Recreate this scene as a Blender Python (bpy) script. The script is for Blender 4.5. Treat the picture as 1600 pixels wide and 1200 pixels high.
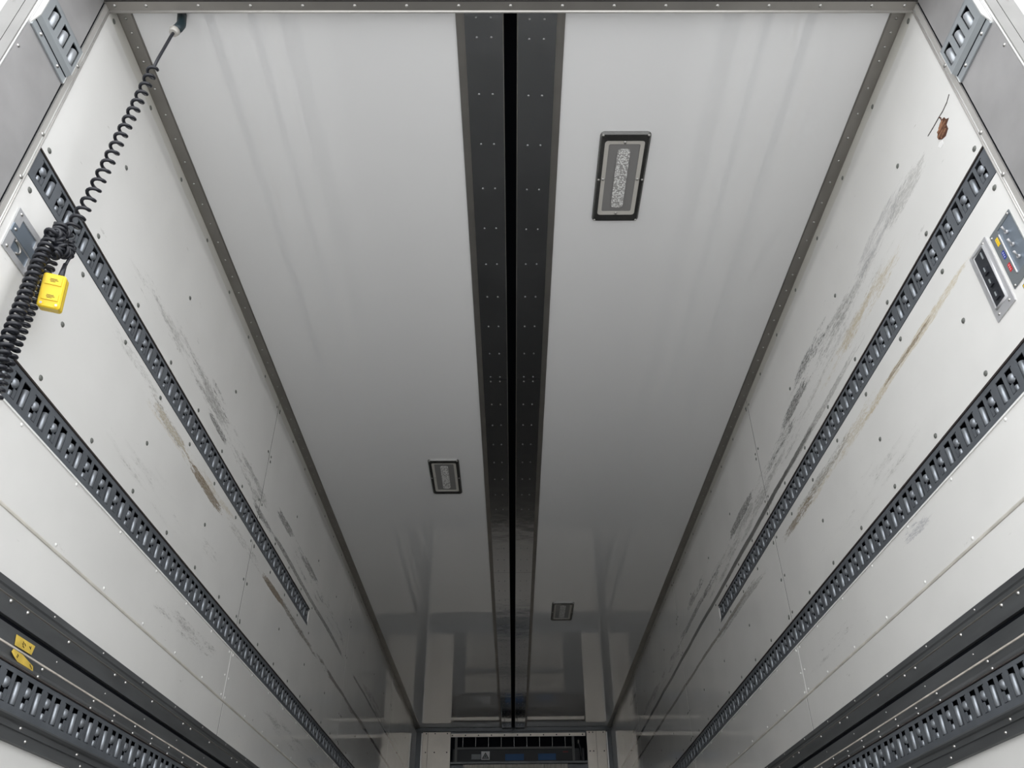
import bpy, math, random
from mathutils import Vector, Matrix
random.seed(7)
S = bpy.context.scene
for o in list(bpy.data.objects): bpy.data.objects.remove(o)
COL = S.collection

# ---------------------------------------------------------------- camera
CP = Vector((-0.0124, 0, 0))
F = Vector((0.0099467, 0.84056019, 0.54162684)).normalized()
R = Vector((0.99993313, -0.00516606, -0.01034595)).normalized()
U = R.cross(F).normalized()
R = F.cross(U).normalized()
cd = bpy.data.cameras.new('camera'); cam = bpy.data.objects.new('camera', cd); COL.objects.link(cam)
m = Matrix((R, U, -F)).transposed().to_4x4(); m.translation = CP; cam.matrix_world = m
cd.sensor_fit = 'HORIZONTAL'; cd.sensor_width = 36.0
cd.lens = 1223.85 / 1600 * 36.0
cd.shift_x = -11.02 / 1600; cd.shift_y = 111.83 / 1600
cd.clip_start = 0.05; cd.clip_end = 500
S.camera = cam

# ---------------------------------------------------------------- light
w = bpy.data.worlds.new('overcast_sky'); S.world = w; w.use_nodes = True
nt = w.node_tree; bg = nt.nodes['Background']
tc = nt.nodes.new('ShaderNodeTexCoord'); sx = nt.nodes.new('ShaderNodeSeparateXYZ'); cr = nt.nodes.new('ShaderNodeValToRGB')
nt.links.new(tc.outputs['Generated'], sx.inputs[0]); nt.links.new(sx.outputs['Z'], cr.inputs[0])
cr.color_ramp.elements[0].position = 0.0; cr.color_ramp.elements[0].color = (0.94, 0.965, 1.0, 1)
cr.color_ramp.elements[1].position = 1.0; cr.color_ramp.elements[1].color = (0.96, 0.98, 1.0, 1)
nt.links.new(cr.outputs[0], bg.inputs[0]); bg.inputs[1].default_value = 3.0
S.view_settings.view_transform = 'Standard'; S.view_settings.look = 'None'
S.view_settings.gamma = 1.0; S.view_settings.use_curve_mapping = False
S.view_settings.exposure = 0.23

# ---------------------------------------------------------------- materials
def mat(name, col, rough=0.5, metal=0.0, bump=0.0, bscale=20.0, var=0.0, vscale=6.0, coat=0.0, spec=0.5, stretch=(1, 1, 1)):
    m = bpy.data.materials.new(name); m.use_nodes = True
    n = m.node_tree; b = n.nodes['Principled BSDF']
    b.inputs['Base Color'].default_value = (*col, 1); b.inputs['Roughness'].default_value = rough
    b.inputs['Metallic'].default_value = metal; b.inputs['Specular IOR Level'].default_value = spec
    if coat: b.inputs['Coat Weight'].default_value = coat; b.inputs['Coat Roughness'].default_value = 0.035; b.inputs['Coat IOR'].default_value = 1.6
    if bump or var:
        g = n.nodes.new('ShaderNodeNewGeometry'); mp = n.nodes.new('ShaderNodeMapping'); mp.inputs['Scale'].default_value = stretch
        n.links.new(g.outputs['Position'], mp.inputs[0])
    if bump:
        t = n.nodes.new('ShaderNodeTexNoise'); t.inputs['Scale'].default_value = bscale; n.links.new(mp.outputs[0], t.inputs['Vector'])
        bm = n.nodes.new('ShaderNodeBump'); bm.inputs['Strength'].default_value = 1.0; bm.inputs['Distance'].default_value = bump
        n.links.new(t.outputs['Fac'], bm.inputs['Height']); n.links.new(bm.outputs[0], b.inputs['Normal'])
    if var:
        t = n.nodes.new('ShaderNodeTexNoise'); t.inputs['Scale'].default_value = vscale; t.inputs['Detail'].default_value = 6; n.links.new(mp.outputs[0], t.inputs['Vector'])
        r = n.nodes.new('ShaderNodeValToRGB'); r.color_ramp.elements[0].position = 0.3; r.color_ramp.elements[1].position = 0.7
        r.color_ramp.elements[0].color = tuple(max(0, c * (1 - var)) for c in col) + (1,)
        r.color_ramp.elements[1].color = tuple(min(1, c * (1 + var)) for c in col) + (1,)
        n.links.new(t.outputs['Fac'], r.inputs[0]); n.links.new(r.outputs[0], b.inputs['Base Color'])
    return m

M = {}
M['ceiling'] = mat('ceiling_gelcoat', (0.83, 0.828, 0.825), 0.025, bump=0.00013, bscale=4, coat=1.0, spec=0.8)
M['steel'] = mat('dull_stainless', (0.36, 0.345, 0.32), 0.38, 0.85, var=0.08, vscale=8)
M['jamb'] = mat('scuffed_aluminium', (0.55, 0.54, 0.54), 0.42, 0.75, var=0.10, vscale=7, bump=0.0004, bscale=12)
M['frame_light'] = mat('pale_aluminium', (0.62, 0.60, 0.57), 0.4, 0.6, var=0.07, vscale=9)
M['rear_face'] = mat('weathered_rear_frame', (0.17, 0.165, 0.155), 0.5, var=0.10, vscale=12)
M['bead'] = mat('bright_edge', (0.8, 0.8, 0.78), 0.3, 0.6)
M['dark_steel'] = mat('dark_rail_steel', (0.125, 0.13, 0.133), 0.45, 0.5, var=0.22, vscale=9, stretch=(1, .3, 2))
M['track'] = mat('track_steel', (0.175, 0.19, 0.21), 0.42, 0.55, var=0.12, vscale=14)
M['track_pale'] = mat('pale_track_steel', (0.42, 0.45, 0.47), 0.38, 0.6, var=0.06)
M['bar'] = mat('zinc_slot_bar', (0.28, 0.30, 0.325), 0.36, 0.65, var=0.12, vscale=60)
M['bar_pale'] = mat('pale_slot_bar', (0.40, 0.42, 0.44), 0.4, 0.5)
M['seam'] = mat('grey_seam', (0.06, 0.056, 0.05), 0.7)
M['void'] = mat('dark_void', (0.008, 0.009, 0.012), 0.9, spec=0.1)
M['backing'] = mat('dark_backing', (0.03, 0.028, 0.026), 0.8)
M['gap_shade'] = mat('painted_gap_shade', (0.03, 0.022, 0.02), 0.8)  # near-black colour painted in as the shade of the track gap
M['sealant'] = mat('pale_sealant', (0.55, 0.5, 0.44), 0.6, var=0.25, vscale=25)
M['white_lip'] = mat('white_lip', (0.85, 0.84, 0.82), 0.4)
M['crease'] = mat('crease_bead', (0.60, 0.57, 0.51), 0.35, var=0.15, vscale=14)
M['rivet_grey'] = mat('grey_rivet', (0.15, 0.155, 0.14), 0.45, 0.2)
M['rivet_white'] = mat('white_rivet', (0.80, 0.79, 0.76), 0.15)
M['rivet_metal'] = mat('bright_rivet', (0.45, 0.44, 0.42), 0.3, 0.9)
M['plate'] = mat('mirror_dark_plate', (0.58, 0.60, 0.63), 0.13, 1.0, bump=0.0014, bscale=9)
M['screw'] = mat('small_screw', (0.33, 0.33, 0.33), 0.35, 0.9)
M['floor'] = mat('worn_floor', (0.185, 0.18, 0.172), 0.45, 0.3, var=0.2, vscale=3)
M['ground'] = mat('pale_concrete_yard', (0.42, 0.415, 0.41), 0.9, var=0.08, vscale=1.0)
M['rubber'] = mat('black_cable', (0.012, 0.013, 0.018), 0.38)
M['plug'] = mat('teal_black_plug', (0.012, 0.028, 0.035), 0.4)
M['yellow'] = mat('yellow_plastic', (0.86, 0.60, 0.03), 0.4)
M['tape'] = mat('yellow_tape', (0.62, 0.44, 0.08), 0.5, var=0.2, vscale=40)
M['ink'] = mat('black_ink', (0.03, 0.025, 0.015), 0.6)
M['stainless'] = mat('brushed_stainless', (0.55, 0.55, 0.56), 0.35, 0.45, var=0.06, vscale=30)
M['blue_steel'] = mat('blue_grey_strap', (0.30, 0.35, 0.41), 0.35, 0.7)
M['black_plastic'] = mat('black_plastic', (0.02, 0.022, 0.028), 0.4)
M['grey_panel'] = mat('grey_control_panel', (0.22, 0.24, 0.25), 0.42, 0.4)
M['label_yellow'] = mat('yellow_sticker', (0.9, 0.6, 0.02), 0.5)
M['label_blue'] = mat('blue_sticker', (0.03, 0.05, 0.32), 0.5)
M['label_red'] = mat('red_sticker', (0.6, 0.02, 0.03), 0.5)
M['label_white'] = mat('white_sticker', (0.8, 0.8, 0.8), 0.5)
M['label_grey'] = mat('grey_sticker', (0.28, 0.30, 0.31), 0.5)
M['fan_blue'] = mat('blue_fan_label', (0.02, 0.10, 0.26), 0.5)
M['lamp_frame'] = mat('dark_lamp_frame', (0.16, 0.16, 0.155), 0.25, 0.9)
M['lamp_edge'] = mat('lamp_edge_steel', (0.35, 0.35, 0.34), 0.3, 0.9)
M['lamp_rim'] = mat('beige_lamp_rim', (0.50, 0.48, 0.44), 0.4)
M['lamp_glass'] = mat('grey_lamp_lens', (0.22, 0.215, 0.21), 0.12)
M['wood'] = mat('torn_plywood', (0.30, 0.15, 0.085), 0.8, var=0.6, vscale=60)
M['wood_dark'] = mat('dark_split_wood', (0.09, 0.035, 0.018), 0.9)
M['crack'] = mat('crack_dirt', (0.05, 0.045, 0.04), 0.9)
M['front_panel'] = mat('front_panel', (0.74, 0.68, 0.60), 0.4, 0.35, var=0.08, vscale=5)
M['corrugated'] = mat('ribbed_aluminium', (0.97, 0.92, 0.85), 0.42, 0.8)
M['unit_dark'] = mat('dark_unit_case', (0.03, 0.032, 0.035), 0.5)
M['bracket'] = mat('dull_bracket', (0.16, 0.16, 0.155), 0.5, 0.3)
M['corner'] = mat('dark_corner_post', (0.055, 0.06, 0.065), 0.25, 0.3)

def hexmat():
    m = mat('honeycomb_led', (0.62, 0.62, 0.60), 0.3)
    n = m.node_tree; g = n.nodes.new('ShaderNodeNewGeometry'); v = n.nodes.new('ShaderNodeTexVoronoi'); v.inputs['Scale'].default_value = 170
    n.links.new(g.outputs['Position'], v.inputs['Vector']); r = n.nodes.new('ShaderNodeValToRGB')
    r.color_ramp.elements[0].color = (0.85, 0.85, 0.83, 1); r.color_ramp.elements[0].position = 0.25
    r.color_ramp.elements[1].color = (0.32, 0.31, 0.30, 1); r.color_ramp.elements[1].position = 0.65
    n.links.new(v.outputs['Distance'], r.inputs[0]); n.links.new(r.outputs[0], n.nodes['Principled BSDF'].inputs['Base Color'])
    return m
M['led'] = hexmat()

def wallmat(name, streaks, tan=True, base=(0.81, 0.798, 0.768)):
    """white gelcoat with scuffs; streaks = (y0,y1,z,halfwidth,colour,threshold,strength[,yscale,zscale])"""
    m = bpy.data.materials.new(name); m.use_nodes = True
    n = m.node_tree; L = n.links; b = n.nodes['Principled BSDF']
    b.inputs['Roughness'].default_value = 0.08; b.inputs['Coat Weight'].default_value = 0.6; b.inputs['Coat Roughness'].default_value = 0.03
    N = lambda t: n.nodes.new(t)
    def math_(op, a, c=None, d=None, clamp=False):
        q = N('ShaderNodeMath'); q.operation = op; q.use_clamp = clamp
        for i, v in enumerate((a, c, d)):
            if v is None: continue
            if isinstance(v, (int, float)): q.inputs[i].default_value = v
            else: L.new(v, q.inputs[i])
        return q.outputs[0]
    def noise(vec, scale, detail=3, rough=0.5):
        t = N('ShaderNodeTexNoise'); t.inputs['Scale'].default_value = scale; t.inputs['Detail'].default_value = detail; t.inputs['Roughness'].default_value = rough
        L.new(vec, t.inputs['Vector']); return t.outputs['Fac']
    def maprange(v, a, c, d0=0.0, d1=1.0):
        q = N('ShaderNodeMapRange'); q.interpolation_type = 'SMOOTHSTEP'
        for i, k in enumerate((None, a, c, d0, d1)):
            if k is not None: q.inputs[i].default_value = k
        L.new(v, q.inputs[0]); return q.outputs[0]
    g = N('ShaderNodeNewGeometry'); sp = N('ShaderNodeSeparateXYZ'); L.new(g.outputs['Position'], sp.inputs[0])
    y, z = sp.outputs['Y'], sp.outputs['Z']
    # gentle overall variation
    vn = noise(g.outputs['Position'], 3.0, 4)
    mx = N('ShaderNodeMix'); mx.data_type = 'RGBA'; mx.inputs[6].default_value = tuple(c * 0.95 for c in base) + (1,); mx.inputs[7].default_value = base + (1,)
    L.new(maprange(vn, .35, .65), mx.inputs[0]); cur = mx.outputs[2]
    def over(cur, col, fac):
        q = N('ShaderNodeMix'); q.data_type = 'RGBA'; L.new(cur, q.inputs[6]); q.inputs[7].default_value = (*col, 1)
        L.new(fac, q.inputs[0]); return q.outputs[2]
    vec = {}
    def svec(ys, zs, off):
        k = (ys, zs, off)
        if k not in vec:
            c = N('ShaderNodeCombineXYZ'); L.new(math_('MULTIPLY', y, ys), c.inputs[0]); L.new(math_('MULTIPLY', z, zs), c.inputs[1]); c.inputs[2].default_value = off; vec[k] = c.outputs[0]
        return vec[k]
    wob = noise(svec(1.3, 0.0, 3.3), 1.0, 2)          # slow wander of every streak
    if tan:
        edge = math_('ADD', z, math_('MULTIPLY', noise(svec(6, 6, 1.1), 1.0, 4), 0.03))
        cur = over(cur, (0.62, 0.60, 0.53), math_('MULTIPLY', maprange(edge, 2.212, 2.220), 0.6))
    # faint specks everywhere
    sm = maprange(noise(svec(14, 40, 9.7), 1.0, 5, 0.6), .69, .74)
    cur = over(cur, (0.35, 0.33, 0.30), math_('MULTIPLY', sm, 0.45))
    gate = maprange(noise(svec(70, 420, 4.4), 1.0, 5, 0.7), .38, .57, .18, 1.0)
    fineA = noise(svec(43, 200, 1.7), 1.0, 7, 0.8); fineB = noise(svec(22, 300, 7.1), 1.0, 7, 0.8)
    clus = noise(svec(4.2, 28, 5.5), 1.0, 4, 0.55)
    for i, s in enumerate(streaks):
        y0, y1, zc, hw, col, thr, st = s[:7]; ys, zs = (s[7], s[8]) if len(s) > 7 else (16, 170)
        slope = s[9] if len(s) > 9 else 0.0
        zz = math_('SUBTRACT', math_('SUBTRACT', z, zc), math_('MULTIPLY', math_('SUBTRACT', y, y0), slope))
        zz = math_('SUBTRACT', zz, math_('MULTIPLY', math_('SUBTRACT', wob, 0.5), 0.03))
        band = maprange(math_('ABSOLUTE', zz), hw * 0.4, hw * 1.2, 1.0, 0.0)
        e = min(0.6, (y1 - y0) * 0.42)
        ym = math_('MULTIPLY', maprange(y, y0 - e * .3, y0 + e), maprange(y, y1 - e, y1 + e * .3, 1.0, 0.0))
        k = math_('MULTIPLY', band, ym)
        fine = fineB if zs >= 150 else fineA
        nz = math_('ADD', math_('MULTIPLY', fine, 0.55), math_('MULTIPLY', clus, 0.45))
        t = math_('SUBTRACT', nz, math_('MULTIPLY', math_('SUBTRACT', 1.0, k), 0.30))
        f = math_('MULTIPLY', maprange(t, thr - .045, thr + 0.02), st)
        soft = math_('MULTIPLY', maprange(math_('SUBTRACT', clus, math_('MULTIPLY', math_('SUBTRACT', 1.0, k), .4)), thr - .08, thr + .12), .22 * st)
        f = math_('MULTIPLY', math_('MAXIMUM', f, soft), maprange(k, 0.02, 0.45))
        f = math_('MULTIPLY', f, math_('ADD', math_('MULTIPLY', gate, .4), .6) if hw <= .016 or col == BR else gate)
        cur = over(cur, col, f)
    L.new(cur, b.inputs['Base Color'])
    bp = N('ShaderNodeBump'); bp.inputs['Distance'].default_value = 0.00008; L.new(noise(g.outputs['Position'], 2.5, 2), bp.inputs['Height']); L.new(bp.outputs[0], b.inputs['Normal'])
    return m

K = (0.035, 0.035, 0.03); GR = (0.30, 0.29, 0.27); BR = (0.16, 0.10, 0.035); TN = (0.55, 0.46, 0.30)
M['wall_r'] = wallmat('wall_gelcoat_right', [
    (1.20, 2.9, 1.80, 0.09, GR, .55, .55, 14, 90), (1.25, 2.6, 1.73, 0.06, TN, .53, .6, 12, 90), (2.0, 4.6, 1.76, 0.09, GR, .53, .7, 12, 110), (1.5, 3.2, 1.45, 0.045, TN, .52, .65, 12, 100),
    (4.6, 9.0, 1.76, 0.07, K, .56, .7, 9, 110),
    (1.22, 1.75, 1.83, 0.055, GR, .50, .55, 11, 70), (1.33, 2.0, 1.86, 0.05, (0.33, 0.32, 0.33), .50, .6),
    (1.30, 2.4, 1.72, 0.045, TN, .50, .6, 8, 60), (1.7, 2.5, 1.84, 0.06, GR, .50, .7, 12, 110),
    (1.75, 4.2, 1.666, 0.020, GR, .38, .8, 9, 160), (2.15, 9.2, 1.668, 0.016, K, .40, .85, 5, 200), (2.6, 9.2, 1.668, 0.014, (0.05, 0.05, 0.045), .25, .92, 5, 170),
    (1.9, 2.7, 1.90, 0.055, K, .51, .85, 12, 120), (2.2, 2.75, 1.85, 0.04, K, .44, .9, 14, 120), (2.2, 3.4, 1.80, 0.06, K, .53, .8, 14, 120),
    (3.05, 3.75, 1.825, 0.035, K, .43, .9, 12, 130), (3.5, 5.4, 1.785, 0.028, K, .47, .85, 9, 120), (4.0, 5.0, 1.88, 0.04, K, .50, .8, 10, 110),
    (5.9, 7.2, 1.78, 0.03, K, .50, .7, 8, 110), (7.0, 7.8, 2.05, 0.03, K, .50, .7, 8, 110),
    (1.22, 2.2, 1.44, 0.020, TN, .44, .75, 6, 130), (1.45, 2.0, 1.437, 0.010, BR, .47, .75, 5, 170, 0.02), (1.9, 2.9, 1.465, 0.03, GR, .50, .75, 12, 130),
    (2.35, 3.1, 1.45, 0.025, BR, .46, .75, 9, 130), (2.9, 4.5, 1.44, 0.02, GR, .45, .8, 9, 130, 0.02), (3.2, 9.0, 1.47, 0.013, (0.14, 0.11, 0.08), .38, .75, 5, 170, 0.010),
    (1.8, 2.1, 1.0, 0.03, (0.30, 0.30, 0.34), .47, .6, 30, 50), (2.1, 3.2, 0.92, 0.05, GR, .57, .7, 10, 60), (1.2, 3.0, 1.25, 0.14, GR, .62, .5, 9, 40),
])
M['wall_l'] = wallmat('wall_gelcoat_left', [
    (1.3, 3.3, 1.74, 0.09, GR, .55, .6, 14, 90), (3.2, 5.4, 1.76, 0.08, K, .56, .75, 12, 110), (1.5, 3.2, 1.46, 0.05, TN, .54, .6, 12, 90), (3.0, 6.5, 1.45, 0.035, (0.12, 0.09, 0.05), .52, .75, 9, 120), (5.4, 9.0, 1.72, 0.07, K, .56, .7, 9, 110),
    (1.4, 2.2, 1.72, 0.05, GR, .57, .45, 10, 60), (1.9, 2.75, 1.755, 0.06, GR, .48, .7, 12, 120), (2.15, 2.6, 1.80, 0.04, K, .49, .8, 12, 130),
    (2.25, 2.6, 1.695, 0.022, K, .43, .9, 11, 140), (2.4, 3.3, 1.72, 0.07, GR, .51, .75, 12, 120), (2.7, 3.4, 1.655, 0.025, K, .49, .8, 11, 130),
    (3.0, 5.2, 1.668, 0.018, K, .40, .9, 7, 180), (3.2, 3.6, 1.80, 0.03, K, .43, .85, 12, 90), (3.4, 4.4, 1.80, 0.04, K, .48, .85, 12, 110),
    (5.0, 9.2, 1.668, 0.014, K, .43, .8, 5, 170), (5.6, 6.4, 1.72, 0.04, K, .50, .7, 10, 110),
    (1.4, 2.3, 1.49, 0.03, GR, .53, .5, 11, 60), (1.8, 2.35, 1.46, 0.028, GR, .47, .75, 10, 130), (1.85, 2.3, 1.46, 0.02, TN, .44, .6, 10, 130),
    (2.2, 2.7, 1.442, 0.024, BR, .40, .85, 9, 130), (2.5, 3.4, 1.45, 0.03, GR, .49, .6, 9, 120), (3.0, 4.5, 1.447, 0.018, (0.12, 0.09, 0.05), .42, .85, 7, 150),
    (3.15, 3.6, 1.447, 0.02, BR, .35, .85, 8, 120), (4.2, 9.0, 1.455, 0.016, (0.10, 0.08, 0.06), .40, .85, 5, 150),
    (2.0, 3.2, 0.95, 0.05, GR, .54, .7, 10, 50), (3.2, 6.0, 0.93, 0.06, GR, .56, .7, 8, 50), (1.2, 3.0, 1.25, 0.14, GR, .63, .5, 9, 40), (2.4, 2.8, 1.27, 0.04, GR, .55, .6, 8, 40),
])

# ---------------------------------------------------------------- mesh helpers
class MB:
    def __init__(s): s.v = []; s.f = []; s.sm = []
    def add(s, vs, fs, smooth=False):
        o = len(s.v); s.v += [tuple(v) for v in vs]; s.f += [tuple(i + o for i in f) for f in fs]; s.sm += [smooth] * len(fs); return s
    def box(s, x0, x1, y0, y1, z0, z1):
        x0, x1 = sorted((x0, x1)); y0, y1 = sorted((y0, y1)); z0, z1 = sorted((z0, z1))
        return s.add([(x0, y0, z0), (x1, y0, z0), (x1, y1, z0), (x0, y1, z0), (x0, y0, z1), (x1, y0, z1), (x1, y1, z1), (x0, y1, z1)],
                     [(0, 3, 2, 1), (4, 5, 6, 7), (0, 1, 5, 4), (1, 2, 6, 5), (2, 3, 7, 6), (3, 0, 4, 7)])
    def obox(s, c, ax, hx, ay, hy, az, hz):
        c = Vector(c); ax, ay, az = Vector(ax), Vector(ay), Vector(az)
        vs = [c + ax * hx * i + ay * hy * j + az * hz * k for k in (-1, 1) for i, j in ((-1, -1), (1, -1), (1, 1), (-1, 1))]
        return s.add(vs, [(0, 3, 2, 1), (4, 5, 6, 7), (0, 1, 5, 4), (1, 2, 6, 5), (2, 3, 7, 6), (3, 0, 4, 7)])
    def prism(s, pts, y0, y1, smooth=False):          # closed (x,z) profile along y
        n = len(pts); vs = [(p[0], y0, p[1]) for p in pts] + [(p[0], y1, p[1]) for p in pts]
        s.add(vs, [(i, (i + 1) % n, n + (i + 1) % n, n + i) for i in range(n)], smooth)
        o = len(s.v) - 2 * n; s.f += [tuple(o + i for i in range(n))[::-1], tuple(o + n + i for i in range(n))]; s.sm += [False, False]; return s
    def extr(s, pts3, d):                              # closed polygon (3D) extruded by vector d
        n = len(pts3); d = Vector(d); vs = [Vector(p) for p in pts3]; vs += [p + d for p in vs]
        return s.add(vs, [tuple(range(n))[::-1], tuple(n + i for i in range(n))] + [(i, (i + 1) % n, n + (i + 1) % n, n + i) for i in range(n)])
    def dome(s, c, n, r, h, seg=8):
        n = Vector(n).normalized(); a = n.orthogonal().normalized(); b = n.cross(a); c = Vector(c)
        vs = []
        for rr, hh in ((1, 0), (0.75, 0.66)):
            for i in range(seg):
                t = 2 * math.pi * i / seg; vs.append(c + (a * math.cos(t) + b * math.sin(t)) * r * rr + n * h * hh)
        vs.append(c + n * h)
        return s.add(vs, [(i, (i + 1) % seg, seg + (i + 1) % seg, seg + i) for i in range(seg)] + [(seg + i, seg + (i + 1) % seg, 2 * seg) for i in range(seg)], True)
    def cyl(s, p, q, r, seg=10, r2=None, round_=0.0):
        p, q = Vector(p), Vector(q); d = (q - p); L = d.length; d.normalize(); a = d.orthogonal().normalized(); b = d.cross(a)
        r2 = r if r2 is None else r2
        rings = [(0, r), (L, r2)] if not round_ else [(0, r * .55), (round_, r), (L - round_, r2), (L, r2 * .55)]
        vs = [p + d * t + (a * math.cos(2 * math.pi * i / seg) + b * math.sin(2 * math.pi * i / seg)) * rr for t, rr in rings for i in range(seg)]
        k = len(rings); fs = [(j * seg + i, j * seg + (i + 1) % seg, (j + 1) * seg + (i + 1) % seg, (j + 1) * seg + i) for j in range(k - 1) for i in range(seg)]
        s.add(vs, fs, True); o = len(s.v) - k * seg
        s.f += [tuple(o + i for i in range(seg))[::-1], tuple(o + (k - 1) * seg + i for i in range(seg))]; s.sm += [False, False]; return s
    def tube(s, pts, r, seg=6):
        pts = [Vector(p) for p in pts]; n = len(pts); a = None; vs = []
        for i, p in enumerate(pts):
            t = (pts[min(i + 1, n - 1)] - pts[max(i - 1, 0)]).normalized()
            a = t.orthogonal().normalized() if a is None else (a - t * a.dot(t)).normalized()
            b = t.cross(a)
            vs += [p + (a * math.cos(2 * math.pi * k / seg) + b * math.sin(2 * math.pi * k / seg)) * r for k in range(seg)]
        fs = [(j * seg + i, j * seg + (i + 1) % seg, (j + 1) * seg + (i + 1) % seg, (j + 1) * seg + i) for j in range(n - 1) for i in range(seg)]
        s.add(vs, fs, True); o = len(s.v) - n * seg
        s.f += [tuple(o + i for i in range(seg))[::-1], tuple(o + (n - 1) * seg + i for i in range(seg))]; s.sm += [False, False]; return s

LOC = {}
def obj(name, mb, m, parent=None, kind=None, origin=None):
    me = bpy.data.meshes.new(name)
    base = LOC.get(parent.name, Vector((0, 0, 0))) if parent else (Vector(origin) if origin else Vector((0, 0, 0)))
    me.from_pydata([tuple(Vector(v) - base) for v in mb.v], [], mb.f)
    me.polygons.foreach_set('use_smooth', mb.sm); me.materials.append(M[m] if isinstance(m, str) else m); me.update()
    o = bpy.data.objects.new(name, me); COL.objects.link(o)
    if parent: o.parent = parent
    else: o.location = base
    LOC[o.name] = base
    if kind: o['kind'] = kind
    return o
def thing(name, label, cat, loc, group=None):
    o = bpy.data.objects.new(name, None); COL.objects.link(o); o.location = loc; LOC[o.name] = Vector(loc)
    o.empty_display_size = 0.05; o['label'] = label; o['category'] = cat
    if group: o['group'] = group
    return o
def tag(o, label, cat, group=None):
    o['label'] = label; o['category'] = cat
    if group: o['group'] = group
    return o
def clone(src, name, parent, off):
    o = src.copy(); o.name = name; COL.objects.link(o); o.parent = parent; o.location = Vector(src.location) + Vector(off); return o

HW = 1.1135; Y0, Y1 = 1.16, 9.256; H = 2.25; FZ = -0.30; SEAMS = [3.0045, 5.0859, 7.176]
PITCH = 0.0873

# ---------------------------------------------------------------- ground, floor
obj('ground', MB().box(-40, 40, -40, 30, -1.62, -1.5), 'ground', kind='structure')
obj('floor', MB().box(-HW - .05, HW + .05, 0.95, Y1 + .05, FZ - .12, FZ), 'floor', kind='structure')

# ---------------------------------------------------------------- side walls
def sheet(s, polys, dep=0.0, th=0.008):
    mb = MB()
    for poly in polys:
        x = s * (HW + dep); mb.extr([(x, y, z) for y, z in poly], (s * th, 0, 0))
    return mb
def rect(y0, y1, z0, z1): return [(y0, z0), (y1, z0), (y1, z1), (y0, z1)]
UZ = (1.523, 1.6125); LZ = (1.036, 1.1305); UEND = 4.035
def wall(s, side):
    wn = 'wall_' + side; wm = 'wall_r' if s > 0 else 'wall_l'
    root = obj(wn, MB().box(s * (HW + .030), s * (HW + .07), Y0, Y1 + .05, FZ, H + .06), 'backing', kind='structure')
    ys = [Y0] + SEAMS + [Y1]; gap = 0.0036
    for i in range(4):
        a = ys[i] + (gap if i else 0); b = ys[i + 1] - (gap if i < 3 else 0)
        if i == 0:
            obj('wall_panel', sheet(s, [rect(a, b, 1.6175, H)]), wm, root)
            obj('wall_panel', sheet(s, [rect(a, b, 1.1345, 1.5205)]), wm, root)
        elif i == 1:
            obj('wall_panel', sheet(s, [[(a, 1.1345), (b, 1.1345), (b, H), (a, H), (a, 1.6175), (UEND + .003, 1.6175), (UEND + .003, 1.5205), (a, 1.5205)]]), wm, root)
        else:
            obj('wall_panel', sheet(s, [rect(a, b, 1.1345, H)]), wm, root)
        obj('lower_panel', sheet(s, [rect(a, b, 0.838, 1.0335)]), wm, root)
        p = MB(); x0 = s * (HW + .008); x1 = s * (HW - .005)
        p.prism([(x0, 0.70), (x1, 0.70), (x1, 0.832), (s * (HW + .001), 0.837), (x0, 0.837)], a, b); obj('lower_panel', p, wm, root)
    obj('lower_panel', sheet(s, [rect(Y0, Y1, FZ, 0.418)], 0.0), wm, root)
    b = MB(); b.prism([(s * (HW + .002), .831), (s * (HW - .0075), .833), (s * (HW - .0085), .8365), (s * (HW - .006), .841), (s * (HW + .002), .843)], Y0, Y1); obj('joint_bead', b, 'crease', root)
    for q in SEAMS:
        zz = [(1.1345, 1.5205), (1.6175, H)] if q < UEND else [(1.1345, H)]
        j = MB()
        for a, c in zz: j.box(s * (HW + .0009), s * (HW + .006), q - gap + .0001, q + gap - .0001, a, c)
        j.box(s * (HW - .0040), s * (HW + .006), q - gap + .0001, q + gap - .0001, .705, .830); obj('seam_joint', j, 'seam', root)
        obj('seam_joint', MB().box(s * (HW + .0006), s * (HW + .006), q - gap + .0001, q + gap - .0001, .8435, 1.030), 'white_lip', root)
    b = MB().box(s * (HW - .0035), s * (HW + .01), Y0, Y1, 1.0305, 1.0348); obj('edge_lip', b, 'white_lip', root)
    # rivets
    nn = (-s, 0, 0); r = MB(); rw = MB(); x = s * (HW - .0003)
    k = 0; y = 1.186
    while y < Y1 - .05:
        yy = y
        near = min(SEAMS, key=lambda q: abs(q - y))
        rows = [(1.640 if y < 4.1 else None), (1.4965 if y < 4.1 else None), 1.158, 2.212]
        if k % 2 == 1: rows.append(1.925)
        if k % 2 == 1: rows.append(1.325)
        for z in rows:
            if z: r.dome((x, yy, z), nn, .0078, .003)
        for z in (1.024, .855): rw.dome((x, yy, z), nn, .0052, .0026)
        y += .2632; k += 1
    for q in SEAMS:
        for dy in (-.025, .022):
            for z in (2.20, 1.95, 1.70, 1.50, 1.325, 1.165): 
                if not (z == 1.50 and q > 4.1): r.dome((x, q + dy, z), nn, .0068, .0028)
            for z in (1.02, .93, .856): rw.dome((x, q + dy, z), nn, .005, .0026)
    obj('rivet_row', r, 'rivet_grey', root, kind='stuff'); obj('rivet_row', rw, 'rivet_white', root, kind='stuff')
    return root
WL = wall(-1, 'left'); WR = wall(1, 'right')

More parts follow.
